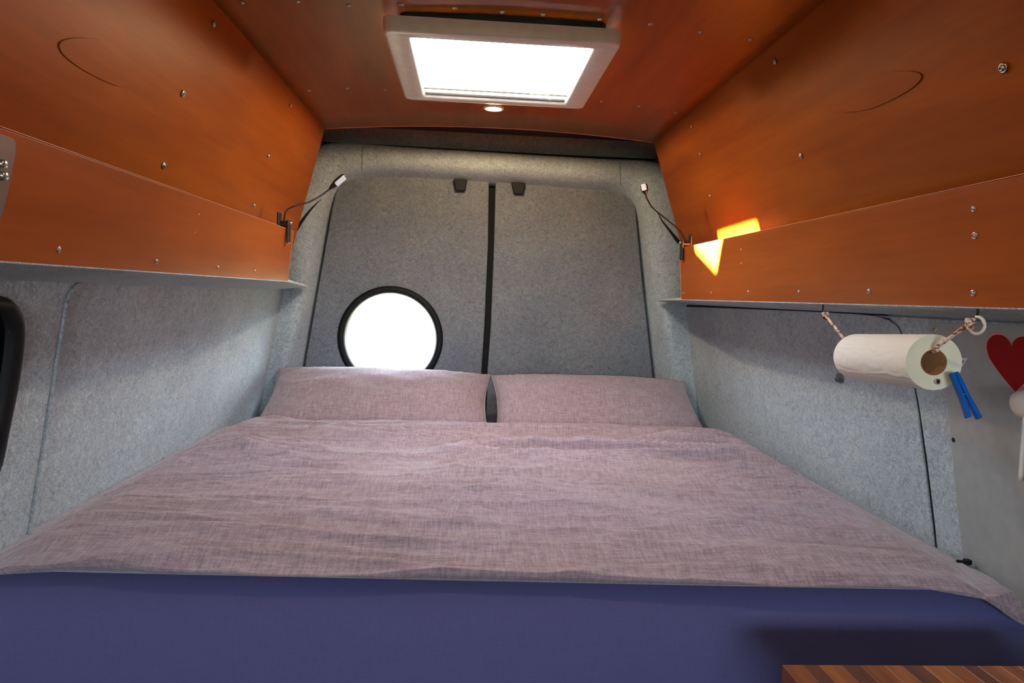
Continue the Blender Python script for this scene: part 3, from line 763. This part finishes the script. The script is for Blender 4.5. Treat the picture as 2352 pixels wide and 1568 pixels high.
reading_lamp((1568, 566), 2.36, ((1560, 528, 2.36), (1530, 503, 2.37), (1500, 478, 2.38), (1487, 458, 2.38)), ((1483, 447, 2.38), (1478, 421, 2.38)), 'small black clip lamp beside the glowing patch of light on the plywood')

# ================================================================== paper towel roll
c0, c1 = PY(1966, 819, 1.32), PY(2145, 832, 1.055)
ax = (c1-c0).normalized(); L = (c1-c0).length; Rr = .0445; ri = .0205
print('roll', c0, c1, L)
root = tag(empty('paper_towel_roll', c0), 'white embossed paper towel roll strung on a cord beneath the shelf', 'paper towel')
def roll_ring(bm, r, h, n=64, wob=0):
    a = ax.orthogonal().normalized(); b = ax.cross(a)
    return [bm.verts.new(c0+ax*(h+wob*noise.noise(Vector((3*math.cos(2*math.pi*k/n), 3*math.sin(2*math.pi*k/n), r*60))))+(a*math.cos(2*math.pi*k/n)+b*math.sin(2*math.pi*k/n))*r*(1+wob*5*noise.noise(Vector((2*math.cos(2*math.pi*k/n), 2*math.sin(2*math.pi*k/n), 5))))) for k in range(n)]
bm = bmesh.new(); R0 = [roll_ring(bm, Rr*.98, 0), roll_ring(bm, Rr, .003)]+[roll_ring(bm, Rr, .003+(L-.006)*k/8) for k in range(1, 9)]+[roll_ring(bm, Rr*.985, L)]
for A, B in zip(R0, R0[1:]):
    for k in range(64): bm.faces.new((A[k], A[(k+1) % 64], B[(k+1) % 64], B[k]))
obj('paper', bm, 'paper', root, smooth=True)
for h, sg in ((0.0, -1), (L, 1)):
    bm = bmesh.new(); RR = [roll_ring(bm, Rr*.985, h)]+[roll_ring(bm, Rr*.985+(ri-Rr*.985)*t, h-sg*.001, wob=.0012) for t in (.25, .5, .75)]+[roll_ring(bm, ri, h-sg*.0005)]
    for A, B in zip(RR, RR[1:]):
        for k in range(64): bm.faces.new((A[k], A[(k+1) % 64], B[(k+1) % 64], B[k]))
    obj('paper_end', bm, 'paper_end', root, smooth=True)
bm = bmesh.new(); RR = [roll_ring(bm, ri, 0), roll_ring(bm, ri, L), roll_ring(bm, ri-.0015, L), roll_ring(bm, ri-.0015, 0)]
for A, B in zip(RR, RR[1:]+RR[:1]):
    for k in range(64): bm.faces.new((A[k], A[(k+1) % 64], B[(k+1) % 64], B[k]))
obj('cardboard_core', bm, 'cardboard', root, smooth=True)
pc = PL(2152, 876, c1, ax); bm = bmesh.new(); lathe(bm, [(.0045, 0), (.0045, .003), (.003, .004), (.0028, .001), (.0001, .001)], pc, ax, 14, False, mi=[0, 0, 1, 1]); 
pin = obj('pin', bm, ['steel', 'steel_dark'], root, smooth=True)

# hooks under the shelf
bot = BR_.z-.0025
def hook(px, py, label):
    p = PX(px, py, .745)
    o = tag(empty('cup_hook', p), label, 'hook', 'hooks holding the towel cord')
    bm = bmesh.new(); tube(bm, [p+Vector((0, 0, .010)), p+Vector((0, 0, -.010))], .0016, 8); obj('shank', bm, 'steel_dark', o, smooth=True)
    cc = p+Vector((0, 0, -.021)); pts = []
    u = Vector((.25, -1, 0)).normalized(); 
    for k in range(15):
        a = math.radians(100-300*k/14 + 0); pts.append(cc+(u*(-1)*math.cos(a)*.0125*-1+Vector((0, 0, 1))*math.sin(a)*.0125))
    return o, p, cc, pts
hkL, pL, ccL, ptsL = hook(1890, 707, 'small hook under the shelf, knotted cord end on it')
bm = bmesh.new(); tube(bm, [ccL+Vector((0, 0, .011)), ccL+Vector((.003, -.003, .004)), ccL+Vector((0, -.006, -.002))], .0016, 8); obj('hook_bend', bm, 'steel_dark', hkL, smooth=True)
hkR, pR, ccR, ptsR = hook(2246, 714, 'small white open cup hook holding the cord near the heart sticker')
bm = bmesh.new(); tube(bm, ptsR, .0024, 10); obj('hook_bend', bm, 'hook_white', hkR, smooth=True)

# cord through the roll
kA = PY(1896, 724, pL.y-.002); kB = PY(1940, 778, 1.33)
core0 = c0+Vector((0, 0, ri-.003)); core1 = c1+Vector((0, 0, ri-.0035))
eB = PY(2152, 797, c1.y-.012); kE = PY(2228, 742, pR.y+.004)
root = tag(empty('cord', kA), 'red and white braided cord running through the paper towel roll', 'cord')
bm = bmesh.new(); tube(bm, catmull([kA, kA.lerp(kB, .5), kB, core0, core0.lerp(core1, .5), core1, eB, eB.lerp(kE, .5), kE], 8), .0030, 8); obj('rope', bm, 'cord', root, smooth=True)
for P_, r in ((kA, .0048), (kE, .0048)):
    bm = bmesh.new(); pts = []
    for k in range(28):
        a = 2*math.pi*k/28; pts.append(P_+Vector((r*(math.sin(a)+2*math.sin(2*a))*.45, r*.45*math.sin(3*a), r*(math.cos(a)-2*math.cos(2*a))*.55)))
    tube(bm, pts, .0027, 8, True); obj('knot', bm, 'cord', root, smooth=True)

# clothes peg on the end of the roll
a0 = PY(2190, 856, 1.035); a1 = PY(2238, 963, 1.00)
axp = (a1-a0).normalized(); sd = axp.cross(Vector((0, 1, 0))).normalized(); nn = axp.cross(sd)
root = tag(empty('clothes_peg', a0), 'blue plastic clothes peg clipped to the paper towel end', 'clothes peg')
Lp = (a1-a0).length
for s in (-1, 1):
    bm = bmesh.new()
    prof_ = [(0, .0005), (.25, .0005), (.5, .001), (1.0, .0045), (1.0, .0108), (.8, .0095), (.5, .0070), (.2, .0065), (.0, .0060)]
    off = -.0045 if s < 0 else 0
    pts = [a0+axp*(Lp*t+ (off if t > .9 else 0))+sd*(s*w) for t, w in prof_]
    prism(bm, [p-nn*.005 for p in pts], nn*.010); obj('peg_jaw', bm, 'peg_blue', root, bevel=.0012)
bm = bmesh.new(); tube(bm, ringpts(a0+axp*Lp*.48, .0048, nn, sd, 20), .0009, 6, True); obj('spring', bm, 'steel', root, smooth=True)

# ================================================================== white panel with stickers on the right wall
pp = [(2136, 755), (2138, 745), (2150, 740), (2400, 746), (2470, 748)]
left_edge = [(2470, 1500), (2236, 1400), (2212, 1292), (2196, 1150), (2172, 900), (2150, 800)]
poly = [OR(*q, .0095) for q in pp]
poly = [p for p in poly]+[OR(*q, .0095) for q in ((2490, 1440),)]+[OR(*q, .0095) for q in ((2240, 1430),)+tuple(left_edge[2:])]
bm = bmesh.new(); prism(bm, poly, -nr*.0093)
pan = tag(obj('metal_panel', bm, 'white_paint', bevel=.002), 'pale grey-white painted panel on the wall behind the hanging roll', 'panel')
screw(OR(2148, 756, .0095), nr, .006, pan)
for px, py, r in ((2190, 1010, .0042),):
    bm = bmesh.new(); lathe(bm, [(r*1.2, 0), (r*1.1, .0006), (r*.9, .0006), (r*.8, .0002), (.0001, .0002)], OR(px, py, .0097), nr, 16, False, mi=[0, 0, 1, 1]); obj('screw_hole', bm, ['steel_dark', 'matte_black'], pan)
q = OR(2222, 1290, .022); bm = bmesh.new(); box(bm, q, (.012, .012, .010)); tube(bm, [q, q+Vector((-.02, .004, 0))], .003, 8); tag(obj('door_stop', bm, 'black_rubber', bevel=.002), 'small black rubber nub between white panel and duvet', 'rubber stop')
# heart
HC = OR(2346, 826, .0097); u = Vector((0, -1, 0)); v = nr.cross(u).normalized()
if v.z < 0: v = -v
def heart(k):
    # lobes and tip measured on the sticker
    half = [(0.0, .30), (.06, .45), (.20, .60), (.42, .66), (.66, .60), (.84, .42), (.90, .18), (.84, -.10), (.66, -.38), (.42, -.68), (.20, -.92), (0.0, -1.12)]
    c = catmull([Vector((x, y, 0)) for x, y in half], 4)
    cen = Vector((0, -.1, 0))
    full = [p for p in c]+[Vector((-p.x, p.y, 0)) for p in c[-2:0:-1]]
    return full
hl = OR(2270, 820, .0097); ht = OR(2333, 903, .0097); hn = OR(2329, 795, .0097)
hs = abs((ht-hn).dot(v))/1.42; wsc = abs((hl-hn).dot(u))/.90
cc = ht+v*1.12*hs
tagh = tag(empty('heart_sticker', cc), 'red heart sticker with a pale pink rim on the white panel', 'sticker')
def hp(p, off, k): return cc+u*(p.x*wsc*k)+v*((p.y+.2)*hs*k-.2*hs)+nr*off
bm = face_normals(plate([hp(p, .0002, 1.0) for p in heart(1)]), nr); obj('rim', bm, 'heart_rim', tagh, solid=.0003)
bm = face_normals(plate([hp(p, .0007, .95) for p in heart(1)]), nr); obj('heart', bm, 'heart_red', tagh, solid=.0004)
# triangle sticker behind the roll
tri = [(2180, 821), (2223, 822), (2204, 850), (2190, 872)]
T3 = [OR(*q_, .0098) for q_ in tri]; ce = sum(T3, Vector())/4
tr_ = tag(empty('triangle_sticker', ce), 'small grey triangular sticker with white border, half behind the roll', 'sticker')
bm = bmesh.new(); prism(bm, T3, nr*.0004); obj('border', bm, 'white_gloss', tr_)
bm = bmesh.new(); prism(bm, [ce+(p-ce)*.72+nr*.0003 for p in T3], nr*.0004); obj('face', bm, 'grey_metal', tr_)
# rounded off-white holder at the panel
hc = OR(2372, 925, .03)
root = tag(empty('towel_holder', hc), 'rounded off-white holder and white cloth at the edge below the heart', 'holder')
bm = bmesh.new(); lathe(bm, [(.0001, .030), (.012, .029), (.021, .024), (.0245, .014), (.0245, -.010)], hc, nr, 32, False); obj('holder_cap', bm, 'cream', root, smooth=True)
bm = bmesh.new(); n_ = 20; rws = []
tpc = OR(2380, 945, .045)
for j in range(12):
    t = j/11; row = []
    for i in range(n_+1):
        s_ = -1+2*i/n_
        w = .022*(.8+.25*t)
        row.append(bm.verts.new(tpc+u*(s_*w)+Vector((0, 0, -t*.12))+nr*(.006*math.cos(s_*7+t)-.004*t)))
    rws.append(row)
for A, B in zip(rws, rws[1:]):
    for i in range(n_): bm.faces.new((A[i], A[i+1], B[i+1], B[i]))
obj('cloth', bm, 'white_gloss', root, smooth=True, solid=.002)
# adhesive hook behind roll on the felt
ah = OR(1930, 868, .0105)
root = tag(empty('adhesive_hook', ah), 'small grey oval adhesive hook on the felt below the roll', 'hook')
bm = bmesh.new(); prism(bm, rrect(ah, Vector((0, 1, 0)), v, .016, .013, .011, 6), nr*.003); obj('backplate', bm, 'grey_metal', root, bevel=.001)
bm = bmesh.new(); tube(bm, catmull([ah+nr*.003, ah+nr*.010+v*-.008, ah+nr*.014+v*.002], 5), .002, 8); obj('hook_bend', bm, 'grey_metal', root, smooth=True)

# socket plate on the left board
pl = [(14, 314), (24, 318), (29, 326), (29, 348), (18, 410), (4, 470), (-4, 500)]
PP = [PL(*q_, TL_, nbl)+nbl*.0006 for q_ in pl]
PP = PP+[Vector((p.x, p.y-.10, p.z)) for p in PP[::-1]]
bm = bmesh.new(); prism(bm, PP, nbl*.003)
sw = tag(obj('switch_plate', bm, 'grey_metal', bevel=.001), 'dark grey metal plate with switches on the end of the shelf board', 'switch plate')
for px, py in ((-6, 375), (-4, 402)):
    q_ = PL(px, py, TL_, nbl)+nbl*.0036; bm = bmesh.new(); lathe(bm, [(.0055, 0), (.0055, .004), (.004, .006), (.0001, .006)], q_, nbl, 16, False); obj('switch_knob', bm, 'steel', sw, smooth=True)

# ================================================================== wooden table in the corner
c_ = PZ(1797, 1526, -.515); tx0, ty1 = c_.x, c_.y
print('table', c_)
root = tag(empty('wooden_table', W(tx0+.25, ty1-.3, -CZ)), 'dark oiled butcher-block table top at the foot of the bed', 'table')
x = tx0; k = 0; sw_ = [.030, .024, .034, .028, .036, .026, .032, .030]
pat = 'abcbacbcabca'
while x < .90:
    w = sw_[k % 8]; bm = bmesh.new(); box(bm, W(x+w/2, ty1-.29, -.515-.014), (w-.0002, .58, .028))
    obj('stave', bm, 'stave_'+pat[k % 12], root, bevel=.0004, seg=1); x += w; k += 1
for lx in (tx0+.05, .85):
    for ly in (ty1-.05, ty1-.53):
        bm = bmesh.new(); box(bm, W(lx, ly, (-.543-CZ)/2), (.04, .04, CZ-.543)); obj('leg', bm, 'stave_b', root, bevel=.003)
